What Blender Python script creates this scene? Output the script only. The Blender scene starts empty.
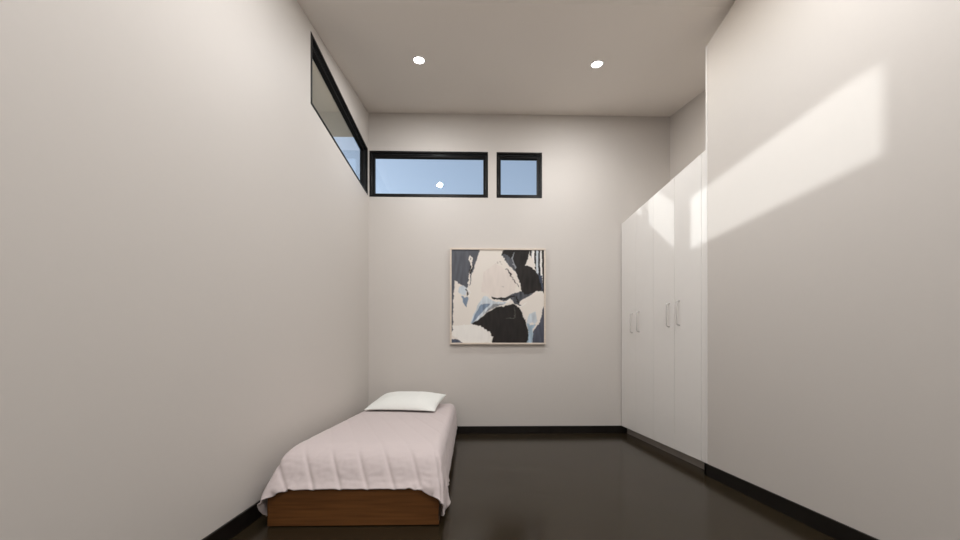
import bpy, bmesh, math, random
import numpy as np
from mathutils import Vector, Matrix, noise

random.seed(4)
C = bpy.context.scene.collection
PI = math.pi

# ------------------------------------------------------------------ room sizes (metres)
XL, XR, XC = -1.33, 2.04, 2.704        # left wall, right wall face, back of the wardrobe recess
YB, YF = 4.06, -2.6                    # window wall, wall behind the camera
YCR = 2.364                            # crease between flat and raked ceiling
ZF = 3.763                             # flat ceiling
RK = (4.255 - ZF) / (YB - YCR)         # rake of the ceiling
YE = 2.58                              # end of the right wall, start of the recess
def zc(y): return ZF + RK * (y - YCR)

# ------------------------------------------------------------------ helpers
def link(name, bm, m, parent=None, smooth=False, bevel=0.0, seg=2):
    me = bpy.data.meshes.new(name)
    bmesh.ops.recalc_face_normals(bm, faces=bm.faces)
    bm.to_mesh(me); bm.free()
    o = bpy.data.objects.new(name, me); C.objects.link(o)
    if m is not None: me.materials.append(m)
    if smooth:
        for p in me.polygons: p.use_smooth = True
    if bevel:
        b = o.modifiers.new('bevel', 'BEVEL'); b.width = bevel; b.segments = seg
        b.limit_method = 'ANGLE'; b.angle_limit = math.radians(40)
        for p in me.polygons: p.use_smooth = True
        w = o.modifiers.new('wn', 'WEIGHTED_NORMAL'); w.keep_sharp = False
    if parent is not None: o.parent = parent
    return o

def box(bm, x0, x1, y0, y1, z0, z1):
    v = [bm.verts.new((x, y, z)) for x in (x0, x1) for y in (y0, y1) for z in (z0, z1)]
    for f in ((0,1,3,2),(4,6,7,5),(0,4,5,1),(2,3,7,6),(0,2,6,4),(1,5,7,3)):
        bm.faces.new([v[i] for i in f])

def prism_x(bm, pts, x0, x1):          # outline in (y, z), extruded along x
    a = [bm.verts.new((x0, y, z)) for y, z in pts]
    b = [bm.verts.new((x1, y, z)) for y, z in pts]
    n = len(pts)
    bm.faces.new(a); bm.faces.new(b[::-1])
    for i in range(n):
        bm.faces.new((a[i], b[i], b[(i+1) % n], a[(i+1) % n]))

def prism_y(bm, pts, y0, y1):          # outline in (x, z), extruded along y
    a = [bm.verts.new((x, y0, z)) for x, z in pts]
    b = [bm.verts.new((x, y1, z)) for x, z in pts]
    n = len(pts)
    bm.faces.new(a); bm.faces.new(b[::-1])
    for i in range(n):
        bm.faces.new((a[i], b[i], b[(i+1) % n], a[(i+1) % n]))

def lathe(bm, prof, seg=40, mat=None):  # profile of (r, z)
    rings = []
    for r, z in prof:
        if r < 1e-6:
            rings.append([bm.verts.new((0, 0, z))])
        else:
            rings.append([bm.verts.new((r*math.cos(2*PI*k/seg), r*math.sin(2*PI*k/seg), z)) for k in range(seg)])
    for A, B in zip(rings, rings[1:]):
        for k in range(seg):
            q = (k+1) % seg
            if len(A) == 1 and len(B) == 1: continue
            if len(A) == 1: bm.faces.new((A[0], B[k], B[q]))
            elif len(B) == 1: bm.faces.new((A[k], A[q], B[0]))
            else: bm.faces.new((A[k], A[q], B[q], B[k]))
    if mat is not None: bmesh.ops.transform(bm, matrix=mat, verts=bm.verts)

def tube(bm, path, r, seg=12):
    pts = [Vector(p) for p in path]
    rings = []
    for i, p in enumerate(pts):
        t = (pts[min(i+1, len(pts)-1)] - pts[max(i-1, 0)]).normalized()
        up = Vector((0, 1, 0)) if abs(t.y) < .9 else Vector((1, 0, 0))
        u = t.cross(up).normalized(); w = t.cross(u).normalized()
        rings.append([bm.verts.new(p + r*(u*math.cos(2*PI*k/seg) + w*math.sin(2*PI*k/seg))) for k in range(seg)])
    for A, B in zip(rings, rings[1:]):
        for k in range(seg):
            bm.faces.new((A[k], A[(k+1) % seg], B[(k+1) % seg], B[k]))
    bm.faces.new(rings[0]); bm.faces.new(rings[-1][::-1])

def thing(name, label, cat, loc=(0, 0, 0), group=None):
    o = bpy.data.objects.new(name, None); C.objects.link(o)
    o.empty_display_size = .1
    o.location = loc
    return tag(o, label, cat, group)

def tag(o, label, cat, group=None):
    o['label'] = label; o['category'] = cat
    if group: o['group'] = group
    return o

def struct(name, bm, m, **k):
    o = link(name, bm, m, **k)
    o['kind'] = 'structure'
    return o

# ------------------------------------------------------------------ materials
def mat(name, col, rough=.6, spec=.5, metal=0.0):
    m = bpy.data.materials.new(name); m.use_nodes = True
    p = m.node_tree.nodes['Principled BSDF']
    p.inputs['Base Color'].default_value = (*col, 1)
    p.inputs['Roughness'].default_value = rough
    p.inputs['Specular IOR Level'].default_value = spec
    p.inputs['Metallic'].default_value = metal
    return m, m.node_tree.nodes, m.node_tree.links, p

def speckle(m, n, l, p, a, b, scale, lo=.35, hi=.65, bump=0.0, stretch=None, detail=4):
    tc = n.new('ShaderNodeTexCoord'); nz = n.new('ShaderNodeTexNoise')
    nz.inputs['Scale'].default_value = scale; nz.inputs['Detail'].default_value = detail
    src = tc.outputs['Object']
    if stretch:
        mp = n.new('ShaderNodeMapping'); mp.inputs['Scale'].default_value = stretch
        l.new(src, mp.inputs['Vector']); src = mp.outputs['Vector']
    l.new(src, nz.inputs['Vector'])
    r = n.new('ShaderNodeValToRGB')
    r.color_ramp.elements[0].position = lo; r.color_ramp.elements[1].position = hi
    r.color_ramp.elements[0].color = (*a, 1); r.color_ramp.elements[1].color = (*b, 1)
    l.new(nz.outputs['Fac'], r.inputs['Fac']); l.new(r.outputs['Color'], p.inputs['Base Color'])
    if bump:
        bp = n.new('ShaderNodeBump'); bp.inputs['Strength'].default_value = bump
        bp.inputs['Distance'].default_value = .002
        l.new(nz.outputs['Fac'], bp.inputs['Height']); l.new(bp.outputs['Normal'], p.inputs['Normal'])

WALL = (.645, .603, .563)
t = mat('wall_paint', WALL, .55, .25); M_wall = t[0]; speckle(*t, tuple(c*.995 for c in WALL), WALL, 30, bump=.01)
CEIL = (.82, .765, .71)
t = mat('ceiling_paint', CEIL, .8, .2); M_ceil = t[0]; speckle(*t, tuple(c*.995 for c in CEIL), CEIL, 25, bump=.01)
t = mat('polished_dark_floor', (.02, .017, .014), .19, .45); M_floor = t[0]; speckle(*t, (.016, .011, .0055), (.038, .027, .0145), 160, .3, .75)
t = mat('black_skirting', (.010, .008, .007), .35, .3); M_skirt = t[0]; speckle(*t, (.009, .007, .006), (.012, .010, .008), 12)
t = mat('black_window_metal', (.006, .005, .005), .5, .2); M_frame = t[0]; speckle(*t, (.005, .0045, .0045), (.007, .006, .006), 40)
t = mat('grey_bead_metal', (.03, .033, .036), .15, .8); M_bead = t[0]; speckle(*t, (.028, .031, .034), (.032, .035, .038), 40)
LAM = (.84, .81, .775)
t = mat('white_laminate', LAM, .38, .4); M_lam = t[0]; speckle(*t, tuple(c*.99 for c in LAM), LAM, 8)
t = mat('corner_highlight', (.80, .77, .74), .35, .5); M_corner = t[0]; speckle(*t, (.79, .76, .73), (.81, .78, .75), 8)  # paler than the wall, stands in for the lit corner edge
t = mat('kick_laminate', (.40, .365, .33), .45, .4); M_kick = t[0]; speckle(*t, (.39, .355, .32), (.41, .375, .34), 8)
t = mat('satin_handle', (.60, .575, .55), .32, .5, .2); M_handle = t[0]; speckle(*t, (.59, .565, .54), (.61, .585, .56), 60)
t = mat('walnut_board', (.10, .045, .018), .42, .35); M_wood = t[0]
speckle(*t, (.140, .055, .016), (.215, .088, .026), 5, .3, .7, .02, (.7, .7, 14), 8)
t = mat('quilt_cotton', (.62, .54, .53), .85, .15); M_quilt = t[0]
speckle(*t, (.60, .52, .512), (.63, .55, .54), 260, bump=.06)
t[3].inputs['Sheen Weight'].default_value = .15
t = mat('pillow_cotton', (.86, .865, .83), .8, .15); M_pillow = t[0]; speckle(*t, (.84, .845, .81), (.87, .875, .84), 220, bump=.05)
t = mat('mattress_ticking', (.72, .69, .66), .85, .15); M_matt = t[0]; speckle(*t, (.70, .67, .64), (.74, .71, .68), 120)
t = mat('pale_ash_frame', (.72, .62, .53), .45, .35); M_ash = t[0]; speckle(*t, (.68, .58, .49), (.74, .645, .555), 6, stretch=(1, 1, 9))
t = mat('exterior_render', (.55, .53, .50), .8, .2); M_ext = t[0]; speckle(*t, (.53, .51, .48), (.57, .55, .52), 6)
t = mat('dry_ground', (.24, .22, .185), .95, .1); M_ground = t[0]; speckle(*t, (.20, .18, .15), (.28, .26, .21), 1.5)
t = mat('lamp_trim', (.85, .84, .82), .4, .4); M_trim = t[0]; speckle(*t, (.84, .83, .81), (.86, .85, .83), 30)

# canvas: colours of the paint are stored on the mesh
m = bpy.data.materials.new('painted_canvas'); m.use_nodes = True
p = m.node_tree.nodes['Principled BSDF']; p.inputs['Roughness'].default_value = .6
p.inputs['Specular IOR Level'].default_value = .25
a = m.node_tree.nodes.new('ShaderNodeAttribute'); a.attribute_name = 'paint'
m.node_tree.links.new(a.outputs['Color'], p.inputs['Base Color']); M_canvas = m

# clear pane: lets light straight through, mirrors by Fresnel
m = bpy.data.materials.new('window_glass'); m.use_nodes = True
n, l = m.node_tree.nodes, m.node_tree.links; n.clear()
out = n.new('ShaderNodeOutputMaterial'); mx = n.new('ShaderNodeMixShader')
tr = n.new('ShaderNodeBsdfTransparent'); gl = n.new('ShaderNodeBsdfGlossy'); fr = n.new('ShaderNodeFresnel')
tr.inputs['Color'].default_value = (.94, .97, .98, 1)
gl.inputs['Roughness'].default_value = .0
ge = n.new('ShaderNodeNewGeometry'); mi = n.new('ShaderNodeMapRange')     # the far face of a thin pane reflects like the near one
mi.inputs['To Min'].default_value = 1.5; mi.inputs['To Max'].default_value = 1/1.5
l.new(ge.outputs['Backfacing'], mi.inputs['Value']); l.new(mi.outputs[0], fr.inputs['IOR'])
l.new(fr.outputs[0], mx.inputs[0]); l.new(tr.outputs[0], mx.inputs[1]); l.new(gl.outputs[0], mx.inputs[2])
l.new(mx.outputs[0], out.inputs['Surface']); M_glass = m

# lamp lens gives off light
m = bpy.data.materials.new('lit_lens'); m.use_nodes = True
n, l = m.node_tree.nodes, m.node_tree.links; n.clear()
out = n.new('ShaderNodeOutputMaterial'); em = n.new('ShaderNodeEmission')
em.inputs['Color'].default_value = (1, .97, .92, 1); em.inputs['Strength'].default_value = 14
l.new(em.outputs[0], out.inputs['Surface']); M_lens = m

# ------------------------------------------------------------------ room shell
T = .09
bm = bmesh.new(); box(bm, XL-T, XC+T, YF-T, YB+T, -.12, 0); struct('floor', bm, M_floor)

# raked ceiling runs on outside as eaves over both window walls
bm = bmesh.new()
prism_x(bm, [(YF-T, ZF), (YCR, ZF), (4.82, zc(4.82)), (4.82, zc(4.82)+.2), (YCR, ZF+.2), (YF-T, ZF+.2)], -2.17, 3.3)
struct('ceiling', bm, M_ceil)

WZ0, WZ1 = 3.142, 3.750
LY0, LY1 = 2.585, 4.022               # clerestory in the left wall
bm = bmesh.new()
prism_x(bm, [(YF-T, 0), (LY0, 0), (LY0, zc(LY0)), (YCR, ZF), (YF-T, ZF)], XL-T, XL)
prism_x(bm, [(LY0, 0), (LY1, 0), (LY1, WZ0), (LY0, WZ0)], XL-T, XL)
prism_x(bm, [(LY0, WZ1), (LY1, WZ1), (LY1, zc(LY1)), (LY0, zc(LY0))], XL-T, XL)
prism_x(bm, [(LY1, 0), (YB+T, 0), (YB+T, zc(YB+T)), (LY1, zc(LY1))], XL-T, XL)
bmesh.ops.remove_doubles(bm, verts=bm.verts, dist=1e-5)
struct('wall_left', bm, M_wall)

BX = [(-1.317, .253), (.367, .976)]    # two clerestories in the back wall
zt = zc(YB)
bm = bmesh.new()
box(bm, XL, XC+T, YB, YB+T, 0, WZ0)
prism_x(bm, [(YB, WZ1), (YB+T, WZ1), (YB+T, zc(YB+T)), (YB, zt)], XL, XC+T)
box(bm, XL, BX[0][0], YB, YB+T, WZ0, WZ1)
box(bm, BX[0][1], BX[1][0], YB, YB+T, WZ0, WZ1)
box(bm, BX[1][1], XC+T, YB, YB+T, WZ0, WZ1)
struct('wall_back', bm, M_wall)

bm = bmesh.new(); prism_x(bm, [(YF, 0), (YE, 0), (YE, 3.684), (2.30, 3.742), (2.27, ZF-.002), (YF, ZF-.002)], XR, XC); struct('wall_right', bm, M_wall)
bm = bmesh.new(); prism_x(bm, [(YF-T, 0), (YB, 0), (YB, zt), (YCR, ZF), (YF-T, ZF)], XC, XC+T); struct('wall_recess', bm, M_wall)
bm = bmesh.new(); box(bm, XL, XC, YF-T, YF, 0, ZF); struct('wall_front', bm, M_wall)
# pale strip painting the edge highlight on the right wall's free end
bm = bmesh.new(); box(bm, XR-.004, XR+.05, YE-.004, YE+.012, .1, 3.684)
struct('trim_1', bm, M_corner, bevel=.002)

SH, ST = .1, .014
bm = bmesh.new(); box(bm, XL, XL+ST, YF, YB, 0, SH); struct('baseboard_left', bm, M_skirt, bevel=.002)
bm = bmesh.new(); box(bm, XL+ST, XR+.075, YB-ST, YB, 0, SH); struct('baseboard_back', bm, M_skirt, bevel=.002)
bm = bmesh.new(); box(bm, XR-ST, XR, YF, YE+.012, 0, SH); box(bm, XR-ST, XR+.075, YE-.01, YE+.012, 0, SH); struct('baseboard_right', bm, M_skirt, bevel=.002)
bm = bmesh.new(); box(bm, XL+ST, XR-ST, YF, YF+ST, 0, SH); struct('baseboard_front', bm, M_skirt, bevel=.002)

bm = bmesh.new()
for x0, x1, y0, y1 in ((-40, 40, -40, 40),):
    vs = [bm.verts.new(q) for q in ((x0, y0, -.13), (x1, y0, -.13), (x1, y1, -.13), (x0, y1, -.13))]
    bm.faces.new(vs)
struct('ground', bm, M_ground)

# ------------------------------------------------------------------ windows
def ring(bm, u0, u1, z0, z1, w, d0, d1):        # four bars of a frame, u along the wall, d outwards
    for a in ((u0, u1, z0, z0+w), (u0, u1, z1-w, z1), (u0, u0+w, z0+w, z1-w), (u1-w, u1, z0+w, z1-w)):
        box(bm, a[0], a[1], d0, d1, a[2], a[3])

def window(n, u0, u1, M):                       # M puts (u, outward depth, z) into the room
    r = bpy.data.objects.new('window_%d' % n, None); C.objects.link(r); r['kind'] = 'structure'
    r.matrix_world = M @ Matrix.Translation(((u0+u1)/2, 0, WZ0))
    h = (u1-u0)/2; z1 = WZ1-WZ0
    bm = bmesh.new(); ring(bm, -h, h, 0, z1, .024, -.004, .092); link('outer_frame', bm, M_frame, r, bevel=.002)
    bm = bmesh.new(); ring(bm, -h+.024, h-.024, .024, z1-.024, .036, .030, .075); link('sash', bm, M_frame, r, bevel=.002)
    bm = bmesh.new(); ring(bm, -h+.024, h-.024, .024, z1-.024, .010, .018, .030); link('glazing_bead', bm, M_bead, r, bevel=.002)
    bm = bmesh.new(); box(bm, -h+.055, h-.055, .050, .056, .055, z1-.055); link('glass_pane', bm, M_glass, r)
    return r
window(1, LY0, LY1, Matrix(((0, -1, 0, XL), (1, 0, 0, 0), (0, 0, 1, 0), (0, 0, 0, 1))))
MB = Matrix(((1, 0, 0, 0), (0, 1, 0, YB), (0, 0, 1, 0), (0, 0, 0, 1)))
window(2, *BX[0], MB)
window(3, *BX[1], MB)

# ------------------------------------------------------------------ wardrobes
def wardrobe(y0, y1, label):
    W = y1-y0; H = 2.80; D = XC-XR-.006
    r = thing('wardrobe', label, 'wardrobe', (XR, (y0+y1)/2, 0), 'white built-in wardrobes')
    g = .0015
    h = W/2-g
    bm = bmesh.new()
    box(bm, .021, D, -h, -h+.018, .1, H); box(bm, .021, D, h-.018, h, .1, H)
    box(bm, .021, D, -h+.018, h-.018, H-.018, H); box(bm, .021, D, -h+.018, h-.018, .1, .118)
    box(bm, D-.01, D, -h+.018, h-.018, .118, H-.018)
    link('carcass', bm, M_lam, r)
    bm = bmesh.new(); box(bm, .075, .093, -h, h, 0, .098); link('kickboard', bm, M_kick, r)
    for s in (-1, 1):
        ya, yb = (.0012, h) if s > 0 else (-h, -.0012)
        bm = bmesh.new(); box(bm, 0, .019, ya, yb, .1, H); d = link('door', bm, M_lam, r, bevel=.0012, seg=1)
        yh = s*.075
        bm = bmesh.new()
        z0, z1, q = 1.325, 1.560, .030
        path = [(0, yh, z0), (-q*.6, yh, z0+.001), (-q*.88, yh, z0+.006), (-q, yh, z0+.018),
                (-q, yh, (z0+z1)/2), (-q, yh, z1-.018), (-q*.88, yh, z1-.006), (-q*.6, yh, z1-.001), (0, yh, z1)]
        tube(bm, path, .006); link('handle', bm, M_handle, d, smooth=True)
        d.children[0]['label'] = 'satin metal bow handle'
    return r
wardrobe(2.6445, 3.345, 'white double-door wardrobe nearer the camera, next to the end of the right wall')
wardrobe(3.345, 4.0455, 'white double-door wardrobe in the far corner beside the window wall')
# filler between the near wardrobe and the wall end
bm = bmesh.new(); box(bm, XR+.001, XR+.05, YE+.013, 2.643, .1, 2.80); struct('trim_2', bm, M_lam)

# ------------------------------------------------------------------ bed
BX0, BX1, BY0, BY1, BH = -1.194, -.181, 1.827, 3.935, .222
bed = thing('bed', 'low brown wooden single bed base with mattress, standing along the left wall', 'bed', ((BX0+BX1)/2, (BY0+BY1)/2, 0))
def bedpart(name, bm, m, **k):
    bmesh.ops.translate(bm, vec=-Vector(bed.location), verts=bm.verts)
    return link(name, bm, m, bed, **k)
tk = .022
bm = bmesh.new(); box(bm, BX0, BX1, BY0, BY0+tk, .006, BH); bedpart('foot_panel', bm, M_wood, bevel=.002)
bm = bmesh.new(); box(bm, BX0, BX1, BY1-tk, BY1, .006, BH); bedpart('head_panel', bm, M_wood, bevel=.002)
for x in (BX0, BX1-tk):
    bm = bmesh.new(); box(bm, x, x+tk, BY0+tk+.0005, BY1-tk-.0005, .006, BH); bedpart('side_panel', bm, M_wood, bevel=.002)
bm = bmesh.new(); box(bm, BX0+tk+.0005, BX1-tk-.0005, BY0+tk+.0005, BY1-tk-.0005, BH-.03, BH-.002); bedpart('platform', bm, M_wood)
for x in (BX0+.05, BX1-.10):
    for y in (BY0+.05, BY1-.10):
        bm = bmesh.new(); box(bm, x, x+.05, y, y+.05, 0, BH-.031); bedpart('leg', bm, M_wood)
MX0, MX1, MTOP = BX0+.022, BX1-.022, .408
prof = [(BY0+.03, BH), (BY0+.035, BH+.03), (BY0+.075, BH+.092), (BY0+.14, BH+.155), (BY0+.205, MTOP-.007),
        (BY0+.27, MTOP), (BY1-.05, MTOP), (BY1-.02, MTOP-.02), (BY1-.01, MTOP-.05), (BY1-.01, BH)]
bm = bmesh.new(); prism_x(bm, [(y+(.008 if y < 3 else -.008), z-.006 if z > BH else z) for y, z in prof], MX0+.006, MX1-.006); bedpart('mattress', bm, M_matt, bevel=.03, seg=4)

# ---- quilt: a sheet let fall over bed and mattress (position based cloth)
def sdf_push(P, off):
    """push points out of the mattress and the base; returns contact mask"""
    hit = np.zeros(len(P), bool)
    # base box
    for (x0, x1, y0, y1, zt_) in ((BX0, BX1, BY0, BY1, BH),):
        x0 -= off; x1 += off; y0 -= off; y1 += off; zz = zt_+off
        ins = (P[:, 0] > x0) & (P[:, 0] < x1) & (P[:, 1] > y0) & (P[:, 1] < y1) & (P[:, 2] < zz)
        d = np.stack([P[:, 0]-x0, x1-P[:, 0], P[:, 1]-y0, y1-P[:, 1], zz-P[:, 2]], 1)
        k = d.argmin(1)
        for ax, (c, v) in enumerate(((0, x0), (0, x1), (1, y0), (1, y1), (2, zz))):
            q = ins & (k == ax); P[q, c] = v
        hit |= ins
    # mattress with rounded long edges and a sloping foot
    rr = .035
    x0, x1 = MX0-off+rr, MX1+off-rr
    y1 = BY1-.01+off
    ys = np.array([q[0] for q in prof[:7]])-off*.4; zs = np.array([q[1] for q in prof[:7]])+off*.7
    ys = np.append(ys, 9.); zs = np.append(zs, MTOP+off); zs[5:] = MTOP+off
    top = np.interp(P[:, 1], ys, zs, left=-9)
    dx = np.maximum(np.maximum(x0-P[:, 0], P[:, 0]-x1), 0)
    tz = top-rr+np.sqrt(np.maximum(rr*rr-dx*dx, 0))
    ins = (dx < rr) & (P[:, 2] < tz) & (P[:, 1] < y1) & (top > 0)
    dz = tz-P[:, 2]; ddx = rr-dx; dy = y1-P[:, 1]
    up = ins & (dz <= ddx) & (dz <= dy); sd = ins & ~up & (ddx <= dy); bk = ins & ~up & ~sd
    P[up, 2] = tz[up]
    lft = sd & (P[:, 0] < (x0+x1)/2); rgt = sd & ~lft
    P[lft, 0] = x0-rr; P[rgt, 0] = x1+rr; P[bk, 1] = y1
    hit |= ins
    fl = P[:, 2] < .012; P[fl, 2] = .012
    wl = P[:, 0] < XL+.022; P[wl, 0] = XL+.022
    return hit | fl

def make_cloth():
    h = .0225
    ax = np.arange(BX0-.262, BX1+.262, h); bx = np.arange(BY0-.088, BY1+.012, h)
    na, nb = len(ax), len(bx)
    A, B = np.meshgrid(ax, bx, indexing='ij')
    rng = np.random.RandomState(3)
    P = np.stack([A, B, np.full_like(A, MTOP+.03)], -1).reshape(-1, 3)
    P[:, 2] += rng.rand(len(P))*.002
    # the foot of the bed slopes: give the sheet its length there
    fx, fy = A.copy(), B.copy(); R = .20
    for sgn, cx in ((1, ax[-1]-R), (-1, ax[0]+R)):
        u = sgn*(A-cx)/R; v = (bx[0]+R-B)/R
        q = (u > 0) & (v > 0)
        fx[q] = (cx+sgn*R*u*np.sqrt(np.maximum(1-v*v/2, 0)))[q]
        fy[q] = (bx[0]+R-R*v*np.sqrt(np.maximum(1-u*u/2, 0)))[q]
    P[:, 0] = fx.ravel(); P[:, 1] = fy.ravel()
    F0 = P[:, :2].copy()
    I = np.arange(na*nb).reshape(na, nb)
    cons = []
    def add(i, j, L, k):
        i = i.ravel(); j = j.ravel(); cons.append((i, j, np.sqrt(((F0[i]-F0[j])**2).sum(1)), k))
    for par in (0, 1):
        add(I[par:-1:2, :], I[par+1::2, :][:len(I[par:-1:2])], h, 1.)
        add(I[:, par:-1:2], I[:, par+1::2][:, :I[:, par:-1:2].shape[1]], h, 1.)
    for par in (0, 1):
        a_, b_ = I[par:-1:2, :-1], I[par+1::2, 1:][:len(I[par:-1:2])]
        add(a_, b_, h*math.sqrt(2), .25)
        a_, b_ = I[par:-1:2, 1:], I[par+1::2, :-1][:len(I[par:-1:2])]
        add(a_, b_, h*math.sqrt(2), .25)
    for st in (2, 4):
        for par in range(st*2):
            if par >= st: continue
            idx = np.arange(par, na-st, st*2)
            add(I[idx, :], I[idx+st, :], h*st, .06)
            idx = np.arange(par+st, na-st, st*2)
            add(I[idx, :], I[idx+st, :], h*st, .06)
            idx = np.arange(par, nb-st, st*2)
            add(I[:, idx], I[:, idx+st], h*st, .06)
            idx = np.arange(par+st, nb-st, st*2)
            add(I[:, idx], I[:, idx+st], h*st, .06)
    Q = P.copy(); off = .015
    dt = 1/60.
    for step in range(230):
        V = (P-Q)*.965
        V = np.clip(V, -.02, .02)
        Q = P.copy()
        P = P+V; P[:, 2] -= 9.8*dt*dt*.55
        P[:, 0] -= np.where(P[:, 0] > BX1+.014, .0004, 0); P[:, 0] += np.where(P[:, 0] < BX0-.014, .0004, 0)
        P[:, 1] += np.where(P[:, 1] < BY0-.014, .0004, 0)
        for it in range(7):
            for i, j, L, k in cons:
                d = P[j]-P[i]; ln = np.sqrt((d*d).sum(1))+1e-9
                f_ = (k*.5*(ln-L)/ln)
                if k < .15: f_ = np.where(ln < L, f_, 0)*.5
                c = d*f_[:, None]
                P[i] += c; P[j] -= c
            hit = sdf_push(P, off)
        fr = hit
        P[fr] = Q[fr]+(P[fr]-Q[fr])*.14
        sdf_push(P, off)
    return P.reshape(na, nb, 3), ax, bx

def upsample(G, k):                   # Catmull-Rom along both axes
    def one(G, k):
        n_ = G.shape[0]
        tt = np.linspace(0, n_-1, (n_-1)*k+1)
        i = np.minimum(tt.astype(int), n_-2); f_ = (tt-i)[:, None, None]
        p0 = G[np.maximum(i-1, 0)]; p1 = G[i]; p2 = G[i+1]; p3 = G[np.minimum(i+2, n_-1)]
        return .5*((2*p1)+(-p0+p2)*f_+(2*p0-5*p1+4*p2-p3)*f_**2+(-p0+3*p1-3*p2+p3)*f_**3)
    G = one(G, k)
    return one(G.transpose(1, 0, 2), k).transpose(1, 0, 2)

G, ax, bx = make_cloth()
K = 3
for _ in range(4):                    # soften
    S = G.copy(); S[1:-1, 1:-1] = .5*G[1:-1, 1:-1]+.125*(G[2:, 1:-1]+G[:-2, 1:-1]+G[1:-1, 2:]+G[1:-1, :-2]); G = S
U = upsample(G, K)
na, nb = U.shape[:2]
au = np.linspace(ax[0], ax[-1], na)[:, None]; bu = np.linspace(bx[0], bx[-1], nb)[None, :]
du = np.gradient(U, axis=0); dv = np.gradient(U, axis=1)
N = np.cross(du, dv); N /= np.linalg.norm(N, axis=2, keepdims=True)+1e-9
def seam(x, w=.065):                   # 0 on the stitch line, 1 between two lines
    q = np.abs((x+.5) % 1.0-.5)       # distance to the nearest line
    return 1-np.exp(-(q/w)**1.3)
s1 = seam((au+.47*(bu-BY0))/.162); s2 = seam((au-.47*(bu-BY0)+.05)/.162)
wr = np.zeros((na, nb))
for i in range(na):
    for j in range(nb):
        wr[i, j] = noise.noise(Vector((au[i, 0]*16, bu[0, j]*42, 0)))*.6+noise.noise(Vector((au[i, 0]*40, bu[0, j]*30, 4)))*.4
flat = np.clip((U[:, :, 2]-.36)/.05, 0, 1)       # pulled smooth over the top of the mattress
amp = (.0115*s1+.002*s2+.0042*wr*s1)*(1-.8*flat)
U = U+N*amp[:, :, None]
me = bpy.data.meshes.new('quilt')
fc = [(i*nb+j, (i+1)*nb+j, (i+1)*nb+j+1, i*nb+j+1) for i in range(na-1) for j in range(nb-1)]
oq = Vector(((BX0+BX1)/2, (BY0+BY1)/2, MTOP))
me.from_pydata([tuple(q) for q in (U.reshape(-1, 3)-np.array(oq))], [], fc)
me.materials.append(M_quilt)
for q in me.polygons: q.use_smooth = True
quilt = bpy.data.objects.new('quilt', me); C.objects.link(quilt); quilt.location = oq
sd = quilt.modifiers.new('thick', 'SOLIDIFY'); sd.thickness = .006; sd.offset = -1
tag(quilt, 'pale pink stitched quilt draped over the single bed', 'quilt')

# ------------------------------------------------------------------ pillow
def pillow():
    W, D, Tk = .80, .60, .155
    nu, nv = 60, 40
    bm = bmesh.new()
    top, bot = {}, {}
    for i in range(nu+1):
        for j in range(nv+1):
            u = -1+2*i/nu; v = -1+2*j/nv
            # pulled-in sides leave pointed corners
            x = W/2*u*(1-.055*(1-u*u*0)*(1-v*v)*abs(u)**2)
            y = D/2*v*(1-.075*(1-u*u)*abs(v)**2)
            e = max(0, (1-abs(u)**2.6))**.55*max(0, (1-abs(v)**2.4))**.6
            wv = .006*noise.noise(Vector((u*3, v*3, 1)))+.003*noise.noise(Vector((u*8, v*7, 5)))
            rim = min(i, nu-i, j, nv-j) == 0
            zt_ = Tk*.60*e+wv*e; zb = max(-Tk*.40*e, -.048-.187*y-.002*e)
            if rim:
                q = bm.verts.new((x, y, 0)); top[i, j] = bot[i, j] = q
            else:
                top[i, j] = bm.verts.new((x, y, zt_)); bot[i, j] = bm.verts.new((x, y, zb))
    for i in range(nu):
        for j in range(nv):
            for d in (top, bot):
                vs = [d[i, j], d[i+1, j], d[i+1, j+1], d[i, j+1]]
                try: bm.faces.new(vs)
                except ValueError: pass
    return bm
pil = link('pillow', pillow(), M_pillow, smooth=True)
pil.location = (-.708, 3.545, .497); pil.rotation_euler = (math.radians(10.5), 0, math.radians(-8))
sb = pil.modifiers.new('ss', 'SUBSURF'); sb.levels = sb.render_levels = 1
tag(pil, 'plump white pillow lying at the head of the pink quilted bed', 'pillow')

# ------------------------------------------------------------------ painting
PX0, PX1, PZ0, PZ1 = -.251, 1.015, 1.186, 2.456
pr = thing('painting', 'square black and cream abstract painting in a pale frame on the window wall', 'painting',
           ((PX0+PX1)/2, YB, (PZ0+PZ1)/2))
hw = (PX1-PX0)/2; hh = (PZ1-PZ0)/2
bm = bmesh.new(); fw = .022
for a in ((-hw, hw, hh-fw, hh), (-hw, hw, -hh, -hh+fw), (-hw, -hw+fw, -hh+fw, hh-fw), (hw-fw, hw, -hh+fw, hh-fw)):
    box(bm, a[0], a[1], -.045, -.002, a[2], a[3])
link('frame', bm, M_ash, pr, bevel=.002)

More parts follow.
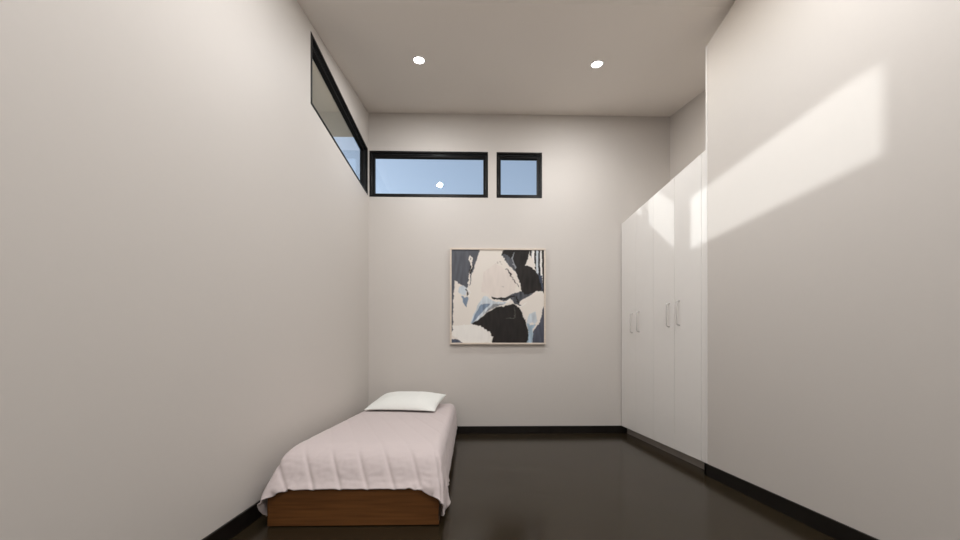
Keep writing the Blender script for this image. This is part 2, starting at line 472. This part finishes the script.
def S(r, g, b):
    f_ = lambda c: c/12.92 if c <= .04045 else ((c+.055)/1.055)**2.4
    return np.array([f_(r/255), f_(g/255), f_(b/255)])
CREAM, PINK, BLACK, SLATE = S(232, 224, 215), S(228, 217, 209), S(38, 34, 32), S(90, 92, 99)
BLUE, PALE, GREY, WHITE = S(128, 144, 164), S(204, 211, 217), S(150, 152, 156), S(240, 236, 230)
def inside(poly, X, Y):
    r = np.zeros(X.shape, bool); n_ = len(poly)
    for k in range(n_):
        x1, y1 = poly[k]; x2, y2 = poly[(k+1) % n_]
        if y1 == y2: continue
        c = ((y1 > Y) != (y2 > Y)) & (X < (x2-x1)*(Y-y1)/(y2-y1)+x1)
        r ^= c
    return r
def dline(pts, X, Y):
    d = np.full(X.shape, 1e9)
    for (x1, y1), (x2, y2) in zip(pts, pts[1:]):
        L = (x2-x1)**2+(y2-y1)**2
        t_ = np.clip(((X-x1)*(x2-x1)+(Y-y1)*(y2-y1))/L, 0, 1)
        d = np.minimum(d, np.hypot(X-x1-t_*(x2-x1), Y-y1-t_*(y2-y1)))
    return d
NP = 230
gu = np.linspace(57, 483, NP); gv = np.linspace(48, 475, NP)
X0, Y0 = np.meshgrid(gu, gv, indexing='ij')
n1 = np.array([[noise.noise(Vector((x*.03, y*.03, 0))) for y in gv] for x in gu])
n2 = np.array([[noise.noise(Vector((x*.03, y*.03, 7))) for y in gv] for x in gu])
n3 = np.array([[noise.noise(Vector((x*.11, y*.11, 3))) for y in gv] for x in gu])
n4 = np.array([[noise.noise(Vector((x*.09, y*.018, 9))) for y in gv] for x in gu])
X = X0+n1*5+n3*4; Y = Y0+n2*5-n3*4
IMG = np.broadcast_to(CREAM, (NP, NP, 3)).copy()
def blob(poly, col, tex=.0):
    q = inside(poly, X, Y)
    IMG[q] = col*(1+tex*n4[q])[:, None]
def stroke(pts, w, col):
    q = dline(pts, X, Y) < w*(1+.5*n3)
    IMG[q] = col
blob([(205,150),(260,110),(330,150),(360,210),(340,250),(290,268),(230,258),(190,240)], PINK, .05)
blob([(50,40),(186,40),(176,80),(164,120),(150,165),(140,210),(128,240),(118,222),(96,206),(72,188),(66,260),(63,420),(50,430)], SLATE, .25)
blob([(92,215),(110,210),(130,232),(118,262),(100,250),(86,240)], PALE, .2)
blob([(100,258),(118,268),(132,262),(134,275),(122,315),(110,290)], BLUE, .3)
stroke([(122,232),(135,240),(128,256),(142,250)], 3, BLACK)
stroke([(128,225),(145,245),(140,262)], 3, WHITE)
stroke([(138,92),(144,78),(154,84),(150,100),(142,96)], 4, CREAM)
stroke([(148,98),(146,140),(138,185),(132,225)], 3.5, CREAM)
stroke([(157,118),(150,130),(145,152)], 3, BLACK)
stroke([(144,120),(140,150)], 2, BLACK)
blob([(412,40),(495,40),(495,250),(474,240),(462,190),(440,125),(424,92)], GREY, .3)
for x, w, c in ((420, 4, BLACK), (432, 5, WHITE), (441, 4, BLACK), (450, 5, PALE), (459, 4, BLACK), (468, 4, WHITE), (477, 5, BLACK)):
    q = inside([(412,40),(495,40),(495,250),(474,240),(462,190),(440,125),(424,92)], X, Y) & (np.abs(X0+n1*3-x-(Y0-48)*.03) < w*(1+.4*n3))
    IMG[q] = c
blob([(298,40),(416,40),(414,88),(398,116),(432,132),(452,152),(470,192),(480,236),(432,240),(380,247),(374,202),(352,152),(320,112),(284,72)], BLACK, .5)
blob([(284,72),(300,66),(332,86),(345,112),(350,150),(322,116)], S(88, 90, 96), .5)
stroke([(344,60),(336,85),(342,110),(352,128)], 2.2, GREY)
blob([(398,118),(414,78),(424,76),(436,100),(446,124),(430,130),(414,122)], CREAM)
blob([(455,150),(470,165),(480,210),(474,238),(464,195)], S(70, 76, 92), .4)
stroke([(308,136),(318,144),(330,164)], 2.6, BLACK); stroke([(330,164),(348,192),(368,216)], 2, S(90,80,75))
blob([(342,246),(372,240),(402,246),(442,234),(424,256),(384,276),(366,290),(376,306),(352,296),(336,278),(312,286),(262,274),(240,264),(292,272)], S(78, 80, 86), .9)
stroke([(240,264),(270,272),(300,272),(342,258)], 3.5, BLACK)
stroke([(352,264),(366,290)], 4, BLACK); stroke([(396,248),(438,240)], 5, BLACK)
blob([(204,260),(250,280),(312,290),(290,302),(242,312),(202,346),(172,382),(140,387),(158,346),(184,292)], PALE, .35)
blob([(196,296),(236,296),(214,318),(186,346),(158,380),(148,384),(164,346)], BLUE, .5)
blob([(248,296),(300,296),(276,306),(236,322),(206,346),(226,318)], GREY, .4)
blob([(300,288),(326,272),(334,276),(318,294)], WHITE)
blob([(143,389),(176,372),(216,338),(268,310),(322,302),(346,292),(376,322),(400,380),(414,432),(406,485),(238,485),(250,450),(226,420),(190,398)], BLACK, .35)
stroke([(346,310),(347,360),(310,364)], 1.4, S(88, 84, 80))
blob([(60,440),(60,395),(140,392),(190,400),(224,422),(246,450),(236,474),(120,476),(90,462)], WHITE, .04)
blob([(472,330),(495,290),(495,485),(428,485),(432,430),(450,392),(464,384)], S(80, 83, 95), .3)
blob([(416,340),(446,330),(452,372),(440,386),(428,380),(410,392),(404,372)], PALE, .3)
blob([(404,384),(424,394),(446,384),(434,410),(428,474),(404,474),(414,430)], S(160, 180, 195), .5)
stroke([(372,306),(400,290)], 2, WHITE)
blob([(50,485),(58,458),(84,462),(104,470),(126,485)], S(86, 92, 106), .4)
for x, y in ((268,105),(285,112),(292,215),(280,100)): stroke([(x, y), (x+3, y+3)], 3, S(200,190,184))

IMG[1:-1, 1:-1] = .5*IMG[1:-1, 1:-1]+.125*(IMG[2:, 1:-1]+IMG[:-2, 1:-1]+IMG[1:-1, 2:]+IMG[1:-1, :-2])
cw = hw-fw+.001; ch = hh-fw+.001
me = bpy.data.meshes.new('canvas')
vs = [(-cw+2*cw*i/(NP-1), -.034-.0012*abs(float(n4[i, j])), ch-2*ch*j/(NP-1)) for i in range(NP) for j in range(NP)]
me.from_pydata(vs, [], [(i*NP+j, i*NP+j+1, (i+1)*NP+j+1, (i+1)*NP+j) for i in range(NP-1) for j in range(NP-1)])
at = me.color_attributes.new('paint', 'FLOAT_COLOR', 'POINT')
at.data.foreach_set('color', np.concatenate([IMG.reshape(-1, 3), np.ones((NP*NP, 1))], 1).astype(np.float32).ravel())
me.materials.append(M_canvas)
cv = bpy.data.objects.new('canvas', me); C.objects.link(cv); cv.parent = pr
sd = cv.modifiers.new('thick', 'SOLIDIFY'); sd.thickness = .02; sd.offset = -1

# ------------------------------------------------------------------ downlights
def downlight(x, y, label, power, group='recessed ceiling downlights'):
    z = zc(y) if y > YCR else ZF
    tilt = math.atan(RK) if y > YCR else 0
    r = thing('downlight', label, 'ceiling light', (x, y, z), group)
    r.rotation_euler = (tilt, 0, 0)
    bm = bmesh.new(); lathe(bm, [(.050, -.001), (.052, -.005), (.064, -.004), (.066, 0), (.050, 0), (.050, -.001)]); link('trim_ring', bm, M_trim, r, smooth=True)
    bm = bmesh.new(); lathe(bm, [(0, -.0035), (.045, -.003), (.0498, -.002), (.0498, 0), (0, 0)]); link('lens', bm, M_lens, r, smooth=False)
    ld = bpy.data.lights.new('lamp', 'AREA'); ld.shape = 'DISK'; ld.size = .09; ld.energy = power; ld.color = (.975, .985, .995)
    lo = bpy.data.objects.new('lamp', ld); C.objects.link(lo); lo.parent = r; lo.location = (0, 0, -.0075)
    return r
PW = dict(v=13.5, r=25., l=24., rr=30., rl=16.)
downlight(-.495, 3.03, 'round recessed downlight in the raked ceiling, the one nearer the left wall', PW['v'])
downlight(1.287, 3.045, 'round recessed downlight in the raked ceiling, the one nearer the wardrobes', PW['v'])
downlight(-.495, 1.2, 'added round downlight in the flat ceiling above the bed side, unseen, to light the room', PW['l'])  # from here on: unseen lamps, added to brighten walls and ceiling
downlight(1.287, 1.2, 'added round downlight in the flat ceiling near the right wall, unseen, to brighten it', PW['r'])
downlight(-.495, -1.2, 'added round downlight in the flat ceiling behind the viewer, unseen fill on the left', PW['rl'])
downlight(1.287, -1.2, 'added round downlight in the flat ceiling behind the viewer, unseen fill on the right', PW['rr'])

# ------------------------------------------------------------------ daylight
sun_to = Vector((-3.44, 1.19, 1.208)).normalized()      # towards the sun
sl = bpy.data.lights.new('sun', 'SUN'); sl.energy = 1.55; sl.angle = math.radians(1.05); sl.color = (1, .985, .97)
so = bpy.data.objects.new('sun', sl); C.objects.link(so)
so.rotation_euler = (-sun_to).to_track_quat('-Z', 'Y').to_euler()
so.location = (-8, 4, 6)
w = bpy.data.worlds.new('sky'); bpy.context.scene.world = w; w.use_nodes = True
n, l = w.node_tree.nodes, w.node_tree.links
bg = n['Background']; sk = n.new('ShaderNodeTexSky'); sk.sky_type = 'NISHITA'
sk.sun_disc = False; sk.sun_elevation = math.radians(20); sk.sun_rotation = math.atan2(sun_to.x, sun_to.y)
sk.altitude = 0; sk.air_density = 1.0; sk.dust_density = 1.0; sk.ozone_density = .8
hs = n.new('ShaderNodeHueSaturation'); hs.inputs['Saturation'].default_value = .70     # slight haze
l.new(sk.outputs[0], hs.inputs['Color']); l.new(hs.outputs[0], bg.inputs['Color']); bg.inputs['Strength'].default_value = .225

# ------------------------------------------------------------------ camera
F = 305.0
cd = bpy.data.cameras.new('camera'); cam = bpy.data.objects.new('camera', cd); C.objects.link(cam)
cam.location = (0, 0, 1.0)
cam.rotation_euler = (PI/2, 0, -math.atan(5.3/F))
cd.sensor_fit = 'HORIZONTAL'; cd.sensor_width = 36; cd.lens = F/960*36
cd.shift_x = 5.7/960; cd.shift_y = 88.5/960
cd.clip_start = .02
sc = bpy.context.scene
sc.camera = cam
sc.view_settings.view_transform = 'Standard'; sc.view_settings.look = 'None'
sc.view_settings.gamma = 1; sc.view_settings.use_curve_mapping = False
sc.view_settings.exposure = .11
